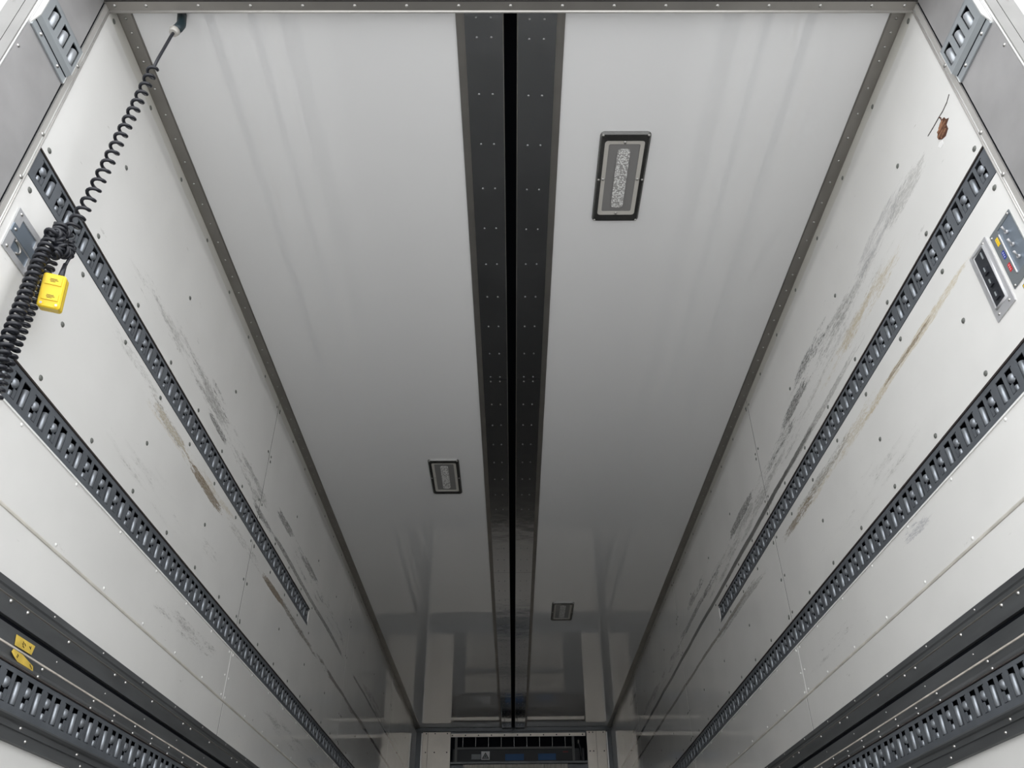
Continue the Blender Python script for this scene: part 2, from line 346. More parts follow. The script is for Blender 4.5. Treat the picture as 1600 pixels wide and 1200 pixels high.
# torn hole in the right wall: thin splinters of broken plywood standing on the sheet
hx = HW - .001
hp = [(1.235, 1.828), (1.224, 1.823), (1.222, 1.812), (1.212, 1.802), (1.228, 1.797), (1.229, 1.782), (1.246, 1.776), (1.262, 1.784), (1.272, 1.797), (1.272, 1.808), (1.258, 1.819), (1.248, 1.826)]
obj('torn_patch', MB().extr([(hx, y, z) for y, z in hp], (.004, 0, 0)), 'wood_dark', WR)
for (ya, za), (yb, zb), wd in (((1.222, 1.806), (1.262, 1.812), .0042), ((1.230, 1.798), (1.268, 1.800), .0036), ((1.234, 1.789), (1.258, 1.788), .004), ((1.232, 1.820), (1.252, 1.815), .003)):
    sp = MB(); wd *= .62; sp.extr([(hx, ya, za - wd * .3), (hx - .003, ya, za + wd), (hx - .004, yb, zb + wd * .7), (hx - .001, yb + .003, zb - wd)], (.0035, 0, 0)); obj('splinter', sp, 'wood', WR)
obj('chipped_edge', MB().extr([(HW - .0006, y, z) for y, z in ((1.262, 1.782), (1.275, 1.79), (1.284, 1.784), (1.278, 1.770), (1.264, 1.768))], (.002, 0, 0)), 'white_lip', WR)
cr_ = [(1.178, 1.851), (1.196, 1.8435), (1.220, 1.842), (1.237, 1.845), (1.272, 1.848), (1.30, 1.852)]
cm = MB()
for (a, b), (c, d) in zip(cr_[:-1], cr_[1:]):
    cm.extr([(HW - .0008, a, b - .0018), (HW - .0008, c, d - .0015), (HW - .0008, c, d + .0012), (HW - .0008, a, b + .0016)], (.002, 0, 0))
obj('crack', cm, 'crack', WR)
obj('crack', MB().extr([(HW - .0008, 1.237, 1.845), (HW - .0008, 1.233, 1.834), (HW - .0008, 1.235, 1.828), (HW - .0008, 1.238, 1.828), (HW - .0008, 1.237, 1.835), (HW - .0008, 1.240, 1.844)], (.002, 0, 0)), 'wood_dark', WR)

# ---------------------------------------------------------------- front wall
WF = obj('wall_front', MB().box(-HW - .07, HW + .07, Y1 + .012, Y1 + .06, FZ, H + .06), 'corner', kind='structure')
def fbox(name, x0, x1, z0, z1, m, proud=0.0, th=.01, parent=None, kind=None):
    return obj(name, MB().box(x0, x1, Y1 - proud, Y1 - proud + th, z0, z1), m, parent or WF, kind)
for x0, x1 in ((-1.04, -.9815), (-.9785, -.722), (.829, .9365), (.9395, 1.048)):
    fbox('front_panel', x0, x1, 1.135, 2.200, 'front_panel', .012, .024)
for x0, x1 in ((-1.04, -.60), (-.597, .622), (.625, 1.048)):
    fbox('front_panel', x0, x1, FZ, .857, 'front_panel', .012, .024)
    fbox('kick_plate', x0, x1, .86, 1.033, 'dark_steel', .014, .026)
fbox('cap_strip', -HW + .02, HW - .02, 2.207, 2.246, 'corner', .02, .03)
for x in (-1.048, 1.058): fbox('edge_strip', x - .006, x + .006, FZ, 2.19, 'frame_light', .016, .028)
fm = MB()
for x in (-1.0, -.90, -.76, .86, .90, 1.02):
    for z in (2.185, 1.98, 1.72, 1.45, 1.2): fm.dome((x, Y1 - .012, z), (0, -1, 0), .008, .004, 6)
obj('rivet_row', fm, 'backing', WF, kind='stuff')
t = thing('return_air_panel', 'ribbed bright aluminium return air panel below the cooling unit on the front wall', 'panel', (0.01, Y1, 1.13))
rb = MB(); n = 56; x0, x1 = -.575, .60
pts = []
for i in range(n * 2 + 1):
    pts.append((x0 + (x1 - x0) * i / (2 * n), Y1 - .016 - (.0042 if i % 2 else 0)))
vs = [(x, y, z) for z in (1.135, 1.845) for x, y in pts]; k = len(pts)
rb.add(vs, [(i, i + 1, k + i + 1, k + i) for i in range(k - 1)]); obj('ribbed_sheet', rb, 'corrugated', t)
obj('cross_bar', MB().box(-.57, .59, Y1 - .05, Y1 - .024, 1.575, 1.625), 'dark_steel', t)
obj('lower_bar', MB().box(-.55, .57, Y1 - .028, Y1 - .0235, 1.352, 1.366), 'steel', t)

# cooling unit
EU = thing('cooling_unit', 'dark evaporator cooling unit set into top of the front wall', 'air conditioner', (0.05, Y1, 1.86))
ey = Y1 - .03
c = MB(); c.box(-.718, .822, Y1 - .002, Y1 + .010, 1.86, 2.178); c.box(-.718, -.700, ey, Y1, 1.86, 2.178); c.box(.804, .822, ey, Y1, 1.86, 2.178); c.box(-.718, .822, ey, Y1, 1.852, 1.866)
obj('housing', c, 'void', EU)
obj('bottom_edge', MB().box(-.718, .822, ey - .004, ey - .0005, 1.850, 1.872), 'dark_steel', EU)
st = obj('top_strip', MB().box(-.718, .812, ey - .008, ey, 2.140, 2.176), 'front_panel', EU)
sc = MB()
for i in range(11): sc.dome((-.70 + .148 * i, ey - .008, 2.157), (0, -1, 0), .008, .004, 6)
obj('screw', sc, 'backing', EU, kind='stuff')
for x in (-.655, .67):
    b = obj('bracket', MB().box(x - .014, x + .014, ey - .006, ey, 1.874, 2.138), 'bracket', EU)
obj('cross_bar', MB().box(-.64, .655, ey - .004, ey + .006, 2.005, 2.028), 'bracket', EU)
obj('fan_case', MB().box(-.69, .79, Y1 - .016, Y1 - .003, 1.872, 2.012), 'unit_dark', EU)
for i in range(9):
    x = -.58 + .145 * i; obj('divider', MB().box(x - .002, x + .002, Y1 - .020, Y1 - .003, 2.03, 2.138), 'lamp_frame', EU)
obj('grey_label', MB().box(-.48, -.375, Y1 - .0175, Y1 - .0165, 1.90, 1.955), 'label_grey', EU)
wl = obj('warning_label', MB().box(-.37, -.275, Y1 - .0185, Y1 - .0165, 1.895, 1.985), 'label_white', EU); wl['label'] = 'pale label with black warning triangle'
tri = MB(); cx_, cz_ = -.3225, 1.935
tri.extr([(cx_ - .04, Y1 - .0195, cz_ - .03), (cx_ + .04, Y1 - .0195, cz_ - .03), (cx_, Y1 - .0195, cz_ + .04)], (0, .0008, 0)); tw = obj('triangle', tri, 'ink', wl)
tr2 = MB(); tr2.extr([(cx_ - .028, Y1 - .0202, cz_ - .024), (cx_ + .028, Y1 - .0202, cz_ - .024), (cx_, Y1 - .0202, cz_ + .026)], (0, .0006, 0)); obj('triangle', tr2, 'label_grey', wl)
bl = MB(); bl.extr([(cx_ - .004, Y1 - .0208, cz_ + .012), (cx_ + .008, Y1 - .0208, cz_ - .002), (cx_ + .001, Y1 - .0208, cz_ - .004), (cx_ + .005, Y1 - .0208, cz_ - .02), (cx_ - .009, Y1 - .0208, cz_ - .001), (cx_ - .002, Y1 - .0208, cz_ + .001)], (0, .0005, 0)); obj('bolt_mark', bl, 'ink', wl)
for x0, x1 in ((-.10, .11), (.27, .47)):
    q = obj('blue_label', MB().box(x0, x1, Y1 - .0178, Y1 - .0165, 1.885, 1.955), 'fan_blue', EU); q['label'] = 'blue label on fan case'
q = obj('red_label', MB().box(.55, .61, Y1 - .0178, Y1 - .0165, 1.965, 1.982), mat('dim_red_label', (.12, .02, .025), .5), EU)
hm = MB(); hm.tube([(.73, Y1 - .02, 2.12), (.735, Y1 - .028, 2.06), (.75, Y1 - .024, 2.0), (.755, Y1 - .026, 1.95), (.75, Y1 - .02, 1.88)], .013, 8); obj('hose', hm, 'rubber', EU)
obj('valve', MB().cyl((.728, Y1 - .03, 2.055), (.728, Y1 - .03, 2.10), .012, 8, round_=.004), 'steel', EU)

# ---------------------------------------------------------------- ceiling
CEIL = obj('ceiling', MB().box(-HW - .07, HW + .07, 1.0, Y1 + .06, H + .105, H + .13), 'backing', kind='structure')
obj('ceiling_panel', MB().box(-HW, -.139, 1.13, Y1 + .012, H, H + .02), 'ceiling', CEIL)
obj('ceiling_panel', MB().box(.125, HW, 1.13, Y1 + .012, H, H + .02), 'ceiling', CEIL)
for s, nme in ((-1, 'trim_1'), (1, 'trim_2')):
    tm = MB(); xo, xi = s * (HW - .0003), s * 1.0705
    tm.prism([(xo, H), (xo, H - .004), (s * (HW - .006), H - .007), (xi + s * .004, H - .0045), (xi, H - .0025), (xi, H)], Y0 - .02, Y1)
    tr = obj(nme, tm, 'steel', kind='structure')
    rv = MB(); yy = [1.195, 1.236, 1.279, 1.322]
    while yy[-1] < Y1 - .1: yy.append(yy[-1] + .0866)
    for y in yy: rv.dome((s * 1.0925, y, H - .0062), (0, 0, -1), .0042, .003)
    obj('rivet_row', rv, 'rivet_metal', tr, kind='stuff')

# centre twin rail recessed into the ceiling
CR = thing('ceiling_rail', 'dark twin-plate slotted rail running down the middle of the white ceiling', 'rail', (-.008, Y0, H))
for x0, x1 in ((-.163, -.1385), (.1245, .1485)):
    obj('side_flange', MB().box(x0, x1, 1.135, Y1 - .01, H - .0045, H - .0002), 'steel', CR)
secs = [1.135, 2.834, 4.965, 7.05, Y1 - .012]
for x0, x1 in ((-.1385, -.0285), (.0125, .1245)):
    for a, b in zip(secs[:-1], secs[1:]):
        pl = MB(); pl.box(x0, x1, a + .001, b - .001, H - .008, H + .004)
        p = obj('rail_plate', pl, 'plate', CR)
    lx = x1 if x0 < -.1 else x0
    obj('slot_lip', MB().box(lx - .0013, lx + .0013, 1.135, Y1 - .012, H - .0095, H + .03), 'steel', CR)
    obj('end_cap', MB().box(x0 + .004, x1 - .004, Y1 - .075, Y1 - .013, H - .02, H - .0085), 'dark_steel', CR)
ch = MB(); ch.box(-.15, .135, 1.135, Y1 + .012, H + .085, H + .09); ch.box(-.13, .12, Y1 - .004, Y1 + .011, H + .0005, H + .085); ch.box(-.034, -.0295, 1.135, Y1 - .012, H + .004, H + .10); ch.box(.0138, .018, 1.135, Y1 - .012, H + .004, H + .10)
obj('slot_channel', ch, 'void', CR)
scr = MB(); ys = [1.191, 1.248] + [1.425 + .1752 * i for i in range(8)] + [2.815, 2.849] + [3.026 + .1735 * i for i in range(36)]
for y in ys:
    if y > Y1 - .1: continue
    for x in (-.105, -.063, .047, .089): scr.dome((x, y + (.005 if x > 0 and y < 2 else 0), H - .008), (0, 0, -1), .0038, .0028)
obj('screw_row', scr, 'screw', CR, kind='stuff')

# ---------------------------------------------------------------- rear frame: header + jambs
hz = 2.208
hd = MB(); hd.box(-HW - .1, HW + .1, 1.130, 1.1595, hz, H + .10)
HD = obj('trim_3', hd, 'steel', kind='structure')
obj('edge_bead', MB().cyl((-HW, 1.1575, hz + .001), (HW, 1.1575, hz + .001), .0042, 8), 'frame_light', HD)
obj('edge_bead', MB().box(-HW, HW, 1.126, 1.1298, hz - .001, hz + .04), 'backing', HD)
obj('header_plate', MB().box(-HW - .08, HW + .08, .972, 1.126, hz + .001, H + .10), 'jamb', HD)
rv = MB()
for x in [-1.092, 1.083] + [-.007 + .1427 * k for k in range(-7, 8)]: rv.dome((x, 1.1415, hz), (0, 0, -1), .0048, .0035)
obj('rivet_row', rv, 'rivet_metal', HD, kind='stuff')
for s, nme in ((-1, 'trim_4'), (1, 'trim_5')):
    J = obj(nme, MB().box(s * HW, s * (HW + .09), .975, 1.1285, FZ, H + .10), 'jamb', kind='structure')
    obj('rear_edge', MB().box(s * (HW + .0022), s * (HW + .0275), .968, .9748, FZ, H + .10), 'rear_face', J)
    obj('rear_edge', MB().box(s * (HW + .0295), s * (HW + .070), .968, .9748, FZ, H + .10), 'rear_face', J)
    obj('edge_bead', MB().cyl((s * (HW + .001), .9725, FZ), (s * (HW + .001), .9725, hz), .0022, 8), 'bead', J)
    obj('gap_strip', MB().box(s * (HW + .003), s * (HW + .05), 1.1287, 1.1355, FZ, hz), 'void', J)
    fl = obj('flange', MB().box(s * (HW - .0012), s * (HW + .028), 1.136, 1.1595, FZ, hz - .0005), 'frame_light', J)
    obj('flange_bead', MB().cyl((s * (HW - .0012), 1.1565, FZ), (s * (HW - .0012), 1.1565, hz), .0026, 8), 'frame_light', J)
    obj('flange_bead', MB().cyl((s * (HW - .0012), 1.151, FZ), (s * (HW - .0012), 1.151, hz), .0016, 8), 'bead', J)
    rv = MB()
    for z in (1.928, 1.648, 1.494, 1.22, .95, .7): rv.dome((s * (HW - .0016), 1.1475, z), (-s, 0, 0), .0058, .003)
    for z in (2.02, 1.737, 1.45, 1.16): rv.dome((s * HW, .985, z), (-s, 0, 0), .0042, .003)
    obj('rivet_row', rv, 'rivet_metal', J, kind='stuff')
    rr = MB()
    for z in (1.90, 1.6, 1.3): rr.dome((s * (HW + .057), .968, z), (0, -1, 0), .004, .003)
    obj('rivet_row', rr, 'rivet_metal', J, kind='stuff')

# ---------------------------------------------------------------- slotted cargo tracks
def track(s, z0, z1, y0, y1, bar0, dome0, label, ynear=4.1, dep=0.001, group=None):
    T = thing('cargo_track', label, 'rail', (s * HW, y0, z0), group)
    X = lambda d: s * (HW + dep + d)
    h = z1 - z0; bz0, bz1 = z0 + .020, z0 + .078; mb = MB()
    # plate with cut-outs (boxes between the holes)
    holes = []
    k = math.ceil((y0 - bar0) / PITCH) - 1
    while bar0 + k * PITCH < y1 + .02:
        yb = bar0 + k * PITCH; holes.append((yb - .019, yb + .008, bz0, bz1))
        k += 1
    k = math.ceil((y0 - dome0) / PITCH) - 1; domes = []
    while dome0 + k * PITCH < y1 + .02:
        yd = dome0 + k * PITCH; holes.append((yd - .0145, yd + .0145, z0 + .018, z0 + .080)); domes.append(yd); k += 1
    holes = sorted(h_ for h_ in holes if h_[1] > y0 + .004 and h_[0] < y1 - .004)
    mb.box(X(0), X(.002), y0, y1, z0, z0 + .018); mb.box(X(0), X(.002), y0, y1, z0 + .080, z1)
    y = y0
    for a, b, _, _ in holes:
        if a > y: mb.box(X(0), X(.002), y, a, z0 + .018, z0 + .080)
        y = max(y, b)
    if y < y1: mb.box(X(0), X(.002), y, y1, z0 + .018, z0 + .080)
    obj('face_plate', mb, 'track', T)
    lp = MB(); lp.prism([(X(-.0022), z0), (X(0), z0 + .004), (X(0), z0 - .0005)], y0, y1); lp.box(X(0), X(.018), y0, y1, z1 - .0012, z1); lp.box(X(0.0021), X(.018), y0, y1, z0, z0 + .0015)
    obj('edge_fold', lp, 'track', T)
    obj('channel_back', MB().box(X(.016), X(.019), y0, y1, z0 + .0015, z1 - .0012), 'void', T)
    obj('gap_shade_strip', MB().box(X(-.0022), X(.002), y0, y1, z1 + .0002, z1 + .0050), 'gap_shade', T)  # proud black strip standing in for the shaded gap above the track
    stuff = MB(); webs = MB(); proto = {}
    def bar_mb(mbb, yb): mbb.cyl((X(.0048), yb, bz0 - .001), (X(.0048), yb, bz1 - .009), .0076, 10, round_=.002)
    def dome_mb(mbb, yd): mbb.dome((X(.005), yd + .003, z0 + .0575), (-s, 0, 0), .0128, .0085, 10)
    def tab_mb(mbb, yd): mbb.cyl((X(.0052), yd - .003, z0 + .018), (X(.0052), yd - .003, z0 + .034), .0062, 8, round_=.002)
    def put(name, fn, yb):
        if yb < ynear:
            if name not in proto:
                q = MB(); fn(q, yb); proto[name] = (obj(name, q, 'bar', T), yb)
            else:
                clone(proto[name][0], name, T, (0, yb - proto[name][1], 0))
        else: fn(stuff, yb)
    k = math.ceil((y0 + .008 - bar0) / PITCH)
    while bar0 + k * PITCH < y1 - .008: put('slot_bar', bar_mb, bar0 + k * PITCH); k += 1
    for yd in domes:
        if y0 + .014 < yd < y1 - .014: put('hook_dome', dome_mb, yd); put('hook_tab', tab_mb, yd)
        if y0 + .014 < yd < y1 - .014:
            webs.box(X(0.0004), X(.003), yd + .004, yd + .013, z0 + .020, z0 + .043)     # web right of the lower tab
            webs.box(X(0.0004), X(.003), yd - .014, yd - .009, z0 + .050, z0 + .078)
    obj('hook_web', webs, 'track', T, kind='stuff')
    if stuff.v: obj('far_slot_bars', stuff, 'bar', T, kind='stuff')
    return T
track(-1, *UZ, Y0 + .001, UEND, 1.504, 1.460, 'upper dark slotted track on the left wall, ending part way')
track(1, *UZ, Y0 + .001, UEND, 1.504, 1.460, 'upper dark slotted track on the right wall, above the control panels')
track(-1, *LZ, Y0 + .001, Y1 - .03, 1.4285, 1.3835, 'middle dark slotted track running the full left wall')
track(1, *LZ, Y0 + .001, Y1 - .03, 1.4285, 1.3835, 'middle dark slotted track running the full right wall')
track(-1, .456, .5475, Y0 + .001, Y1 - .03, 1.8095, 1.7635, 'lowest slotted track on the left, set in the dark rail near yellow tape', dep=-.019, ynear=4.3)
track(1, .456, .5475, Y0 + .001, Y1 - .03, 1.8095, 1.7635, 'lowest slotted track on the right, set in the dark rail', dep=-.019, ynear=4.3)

# track strip on the front wall (only seen mirrored in the ceiling)
T = thing('cargo_track', 'slotted track crossing the front wall under the ribbed panel', 'rail', (0, Y1, 1.036))
obj('face_plate', MB().box(-1.03, 1.04, Y1 - .016, Y1 + .01, 1.036, 1.1305), 'track', T)
q = MB(); x = -1.0
while x < 1.02:
    q.cyl((x, Y1 - .018, 1.056), (x, Y1 - .018, 1.112), .007, 6); x += PITCH / 2
obj('slot_bars', q, 'bar_pale', T, kind='stuff')

# short pale tracks on the jambs
for s, side in ((-1, 'left'), (1, 'right')):
    T = thing('jamb_track', f'short pale steel three-slot track on the {side} door jamb', 'rail', (s * HW, .98, 1.83))
    X = lambda d: s * (HW - d)                # d = proud
    ya, yb, za, zb = .982, 1.128, 1.860, 1.957
    mb = MB(); slots = [1.006, 1.051, 1.096]; hz0, hz1 = 1.879, 1.941
    mb.box(X(.014), X(.012), ya, yb, za, hz0); mb.box(X(.014), X(.012), ya, yb, hz1, zb); y = ya
    for c_ in slots: mb.box(X(.014), X(.012), y, c_ - .005, hz0, hz1); y = c_ + .024
    mb.box(X(.014), X(.012), y, yb, hz0, hz1)
    obj('face_plate', mb, 'track_pale', T)
    obj('channel_back', MB().box(X(.0004), X(.002), ya, yb, za, zb), 'void', T)
    obj('top_fold', MB().box(X(.0004), X(.014), ya, yb, zb - .001, zb + .001), 'track_pale', T)
    e = MB(); e.prism([(X(.014), za), (X(.006), za - .012), (X(.004), za - .012), (X(.012), za)], ya, yb)
    obj('side_lip', e, 'track_pale', T)
    obj('base_flange', MB().box(X(.0004), X(.0045), ya, yb, za - .036, za - .0122), 'track_pale', T)
    obj('lip_groove', MB().box(X(.0046), X(.0056), ya + .002, yb - .002, za - .0145, za - .0115), 'void', T)
    e = MB(); e.prism([(X(.0004), za - .036), (X(.0145), za), (X(.0145), zb), (X(.0004), zb)], ya - .003, ya - .0002); obj('end_plate', e, 'bead', T)
    e = MB(); e.box(X(.0004), X(.0145), yb + .0002, yb + .002, za, zb); e.box(X(.0004), X(.006), yb + .0002, yb + .002, za - .036, za); obj('end_plate', e, 'bead', T)
    for c_ in slots: obj('slot_bar', MB().cyl((X(.0070), c_ + .0125, hz0 - .003), (X(.0070), c_ + .0125, hz1 - .012), .0100, 12, round_=.002), 'bar_pale', T)
    e = MB()
    for y in (1.014, 1.092): e.dome((X(.0045), y, za - .024), (-s, 0, 0), .0048, .004)
    obj('bolt', e, 'rivet_metal', T, kind='stuff')

# ---------------------------------------------------------------- dark kick rails
def kick(s, side):
    Kt = thing('kick_rail', f'dark steel kick rail with black groove along the foot of the {side} wall', 'rail', (s * HW, Y0, .40))
    X = lambda d: s * (HW - d)
    def pr(name, pts, m, **k): return obj(name, MB().prism([(X(d), z) for d, z in pts], Y0 + .001, Y1 - .03), m, Kt, **k)
    pr('top_channel', [(0, .7115), (.006, .7105), (.0095, .708), (.010, .6935), (.0065, .690), (.0065, .676), (.012, .672), (.012, .6355), (.0, .6355)], 'dark_steel')
    pr('seam_bead', [(.004, .6815), (.0085, .680), (.0088, .6775), (.0075, .6755), (.004, .675)], 'steel')
    pr('groove', [(-.010, .640), (.002, .640), (.002, .618), (-.010, .618)], 'void')
    pr('middle_channel', [(0, .6225), (.012, .6225), (.0125, .589), (.012, .566), (.021, .556), (.021, .5495), (0, .5495)], 'dark_steel')
    pr('seal_strip', [(.012, .5875), (.0145, .5868), (.0145, .5832), (.012, .5825)], 'sealant')
    pr('bright_edge', [(.0195, .5515), (.0218, .5512), (.0218, .5500), (.0195, .5495)], 'steel')
    pr('lower_channel', [(0, .4545), (.019, .4545), (.0245, .457), (.026, .4525), (.022, .448), (.017, .446), (.017, .4335), (.013, .4325), (.012, .4095), (0, .4090)], 'dark_steel')
    r = MB(); nn = (-s, 0, 0)
    for i, y in enumerate([1.22 + .2632 * k for k in range(30)]):
        r.dome((X(.0097), y + .04, .700), nn, .0035, .0026); r.dome((X(.0125), y + .10, .610), nn, .0028, .002)
        r.dome((X(.014), y + .05, .5765), nn, .0045, .0036); r.dome((X(.021), y + .03, .5535), nn, .0042, .0036)
        r.dome((X(.017), y + .035, .4405), nn, .0048, .0038); r.dome((X(.0125), y + .075, .421), nn, .0045, .0036)
        r.dome((X(.012), y + .125, .668), nn, .005, .004); 
        if i % 2: r.dome((X(.012), y + .195, .668), nn, .005, .004)
        if y > 1.9:
            r.dome((X(.0125), y + .18, .573), nn, .0042, .0034); r.dome((X(.021), y + .16, .5535), nn, .004, .0034)
    obj('rivet_row', r, 'rivet_metal', Kt, kind='stuff')
kick(-1, 'left'); kick(1, 'right')

# yellow tape scraps stuck on the left kick rail
def tape(pts, label, d):
    o = obj('tape_scrap', MB().extr([(-(HW - d - 0.0008 * ((i * 7) % 3)), y, z) for i, (y, z) in enumerate(pts)], (.0006, 0, 0)), 'tape', origin=(-(HW - d), pts[0][0], pts[0][1]))
    tag(o, label, 'tape'); return o
tp1 = tape([(1.661, .612), (1.739, .612), (1.734, .590), (1.667, .590)], 'upper scrap of torn yellow tape with black marks on left kick rail', .0142)
tp2 = tape([(1.664, .5805), (1.699, .5795), (1.749, .569), (1.757, .5605), (1.69, .5605), (1.671, .566), (1.660, .573)], 'lower crumpled scrap of yellow tape under the pale seal strip', .0170)
def marks(parent, name, lst, d, wdt=.0012):
    mb = MB()
    for (a, b), (c_, e) in lst:
        v = Vector((0, c_ - a, e - b)); L = v.length; v.normalize(); nrm = Vector((0, -v.z, v.y))
        mb.obox((-(HW - d), (a + c_) / 2, (b + e) / 2), v, L / 2, nrm, wdt / 2, (1, 0, 0), .0003)
    return obj(name, mb, 'ink', parent)
marks(tp1, 'ink_mark', [((1.690, .606), (1.694, .602)), ((1.688, .601), (1.694, .599)), ((1.697, .604), (1.703, .600)), ((1.716, .604), (1.722, .601)), ((1.722, .606), (1.724, .599)), ((1.692, .597), (1.699, .595))], .0168)
marks(tp2, 'ink_mark', [((1.680, .574), (1.686, .571)), ((1.679, .570), (1.684, .567)), ((1.735, .569), (1.741, .565)), ((1.741, .566), (1.747, .562))], .0196)

# ---------------------------------------------------------------- ceiling lamps
def rrect(cx, cy, hx_, hy_, r, n=4):
    out = []
    for sx_, sy_, a0 in ((1, 1, 0), (-1, 1, 90), (-1, -1, 180), (1, -1, 270)):
        for i in range(n + 1):
            a = math.radians(a0 + 90 * i / n); out.append((cx + sx_ * (hx_ - r) + r * math.cos(a), cy + sy_ * (hy_ - r) + r * math.sin(a)))
    return out
def ring(mb, o, i, z, zi, th):
    n = len(o); vs = [(x, y, z) for x, y in o] + [(x, y, zi) for x, y in i] + [(x, y, z + th) for x, y in o] + [(x, y, zi + th) for x, y in i]
    fs = []
    for k in range(n):
        j = (k + 1) % n; fs += [(k, j, n + j, n + k), (2 * n + k, 3 * n + k, 3 * n + j, 2 * n + j), (k, 2 * n + k, 2 * n + j, j), (n + k, n + j, 3 * n + j, 3 * n + k)]
    mb.add(vs, fs)
def lamp(cx, cy, label):
    T = thing('ceiling_lamp', label, 'lamp', (cx, cy, H), 'recessed ceiling lamps')
    q = MB(); ring(q, rrect(0, 0, .083, .181, .014), rrect(0, 0, .077, .175, .010), H - .003, H - .009, .003); ring(q, rrect(0, 0, .077, .175, .010), rrect(0, 0, .066, .151, .010), H - .009, H - .008, .003)
    q.v = [(x + cx, y + cy, z) for x, y, z in q.v]; obj('frame', q, 'lamp_frame', T)
    q = MB(); ring(q, rrect(cx, cy, .0835, .1815, .0145), rrect(cx, cy, .0805, .1785, .0125), H - .0005, H - .0065, .0005); obj('outer_edge', q, 'lamp_edge', T)
    q = MB(); ring(q, rrect(cx, cy, .0658, .1508, .010), rrect(cx, cy, .0520, .1370, .006), H - .0065, H - .0055, .004)
    obj('rim', q, 'lamp_rim', T)
    q = MB(); q.extr([(x, y, H - .0035) for x, y in rrect(cx, cy, .0522, .1372, .006)], (0, 0, .002)); obj('lens', q, 'lamp_glass', T)
    q = MB(); q.extr([(x, y, H - .0075) for x, y in rrect(cx, cy, .021, .118, .012)], (0, 0, .0038)); obj('light_strip', q, 'led', T)
    q = MB()
    for x, y in ((0, .144), (0, -.144), (.059, 0), (-.059, 0)): q.dome((cx + x, cy + y, H - .007), (0, 0, -1), .0055, .003)
    for x, y in ((.074, .172), (-.074, .172), (.074, -.172), (-.074, -.172), (.0745, 0), (-.0745, 0)): q.dome((cx + x, cy + y, H - .0095), (0, 0, -1), .0042, .0025)
    obj('screw', q, 'rivet_metal', T, kind='stuff')
lamp(.366, 1.740, 'largest, nearest recessed lamp, right of the ceiling rail')
lamp(-.376, 3.703, 'middle recessed lamp, left of the ceiling rail')
lamp(.372, 5.700, 'farthest small recessed lamp, right of the ceiling rail')

# ---------------------------------------------------------------- rope hook plate, left wall
HK = thing('hook_plate', 'stainless recessed tie-down plate with centre strap behind the coiled cable', 'bracket', (-HW, 1.23, 1.31))
X = lambda d: -(HW - d)
q = MB(); W0, W1 = 1.204, 1.264
for a, b, c_, d_ in ((1.181, W0, 1.312, 1.431), (W1, 1.282, 1.312, 1.431), (W0, W1, 1.312, 1.328), (W0, W1, 1.359, 1.387), (W0, W1, 1.414, 1.431)): q.box(X(.0035), X(.001), a, b, c_, d_)
obj('plate', q, 'stainless', HK)
q = MB(); q.box(X(.0004), X(.0009), W0, W1, 1.328, 1.359); q.box(X(.0004), X(.0009), W0, W1, 1.387, 1.414); obj('recess', q, 'blue_steel', HK)
obj('strap', MB().box(X(.006), X(.0036), 1.183, 1.292, 1.361, 1.385), 'blue_steel', HK)
for z0_, z1_ in ((1.324, 1.345), (1.392, 1.413)): obj('bent_tab', MB().prism([(X(.0036), z0_), (X(.014), z0_ + .002), (X(.014), z1_ - .002), (X(.0036), z1_)], 1.276, 1.283), 'stainless', HK)
q = MB()
for z in (1.421, 1.373, 1.322): q.dome((X(.0036 if z != 1.373 else .006), 1.193, z), (1, 0, 0), .0042, .003)
obj('rivet', q, 'rivet_metal', HK, kind='stuff')
q = MB(); q.tube([(X(.003), 1.215 + .02 * math.cos(a), 1.343 + .013 * math.sin(a)) for a in [i * math.pi / 8 - 1.2 for i in range(9)]], .0028, 6); obj('hook_ring', q, 'steel', HK)

# ---------------------------------------------------------------- coiled cable and yellow remote
def helix(path, turns, rad, ppt=14, phase=0.0):
    """coil around a poly path; rad may be a function of t"""
    P = [Vector(p) for p in path]; seg = [(b - a).length for a, b in zip(P[:-1], P[1:])]; tot = sum(seg); out = []
    n = int(turns * ppt); a = None
    def at(t):
        d = t * tot
        for i, l in enumerate(seg):
            if d <= l or i == len(seg) - 1: return P[i].lerp(P[i + 1], min(1, d / l))
            d -= l
    for i in range(n + 1):
        t = i / n; p = at(t); tg = (at(min(1, t + .02)) - at(max(0, t - .02))).normalized()
        a = tg.orthogonal().normalized() if a is None else (a - tg * a.dot(tg)).normalized(); b = tg.cross(a)
        r = rad(t) if callable(rad) else rad; th = 2 * math.pi * turns * t + phase
        out.append(p + (a * math.cos(th) + b * math.sin(th)) * r)
    return out
def unproj(u, v, x):            # only to lay the cable out: real point on the plane X = x
    d = F * 1223.85 + R * (u - 811.02) + U * (711.83 - v); t = (x - CP.x) / d.x; return CP + d * t
CB = thing('coiled_cable', 'long black coiled cable hanging from ceiling plug and looped on left wall', 'cable', (-.935, 1.19, 2.245))
pg0 = Vector((-.932, 1.186, H)); pg1 = Vector((-.934, 1.187, 2.168))
q = MB(); q.tube([pg0, (-.928, 1.187, 2.225), (-.924, 1.188, 2.20), (-.928, 1.188, 2.182), pg1], .0125, 12); obj('plug', q, 'plug', CB)
q = MB(); q.cyl(pg1, pg1 + Vector((-.002, 0, -.014)), .0145, 12, .011); obj('plug_collar', q, 'lamp_rim', CB)
lead = [pg1, pg1 + Vector((-.004, 0, -.03)), unproj(262, 66, -.942), unproj(247, 92, -.948), unproj(241, 104, -.95)]
coilp = [(241, 104, -.95), (233, 122, -.955), (215, 160, -.97), (190, 210, -.99), (165, 262, -1.01), (143, 305, -1.03), (126, 335, -1.045), (108, 362, -1.055)]
cpath = [unproj(*p_) for p_ in coilp]
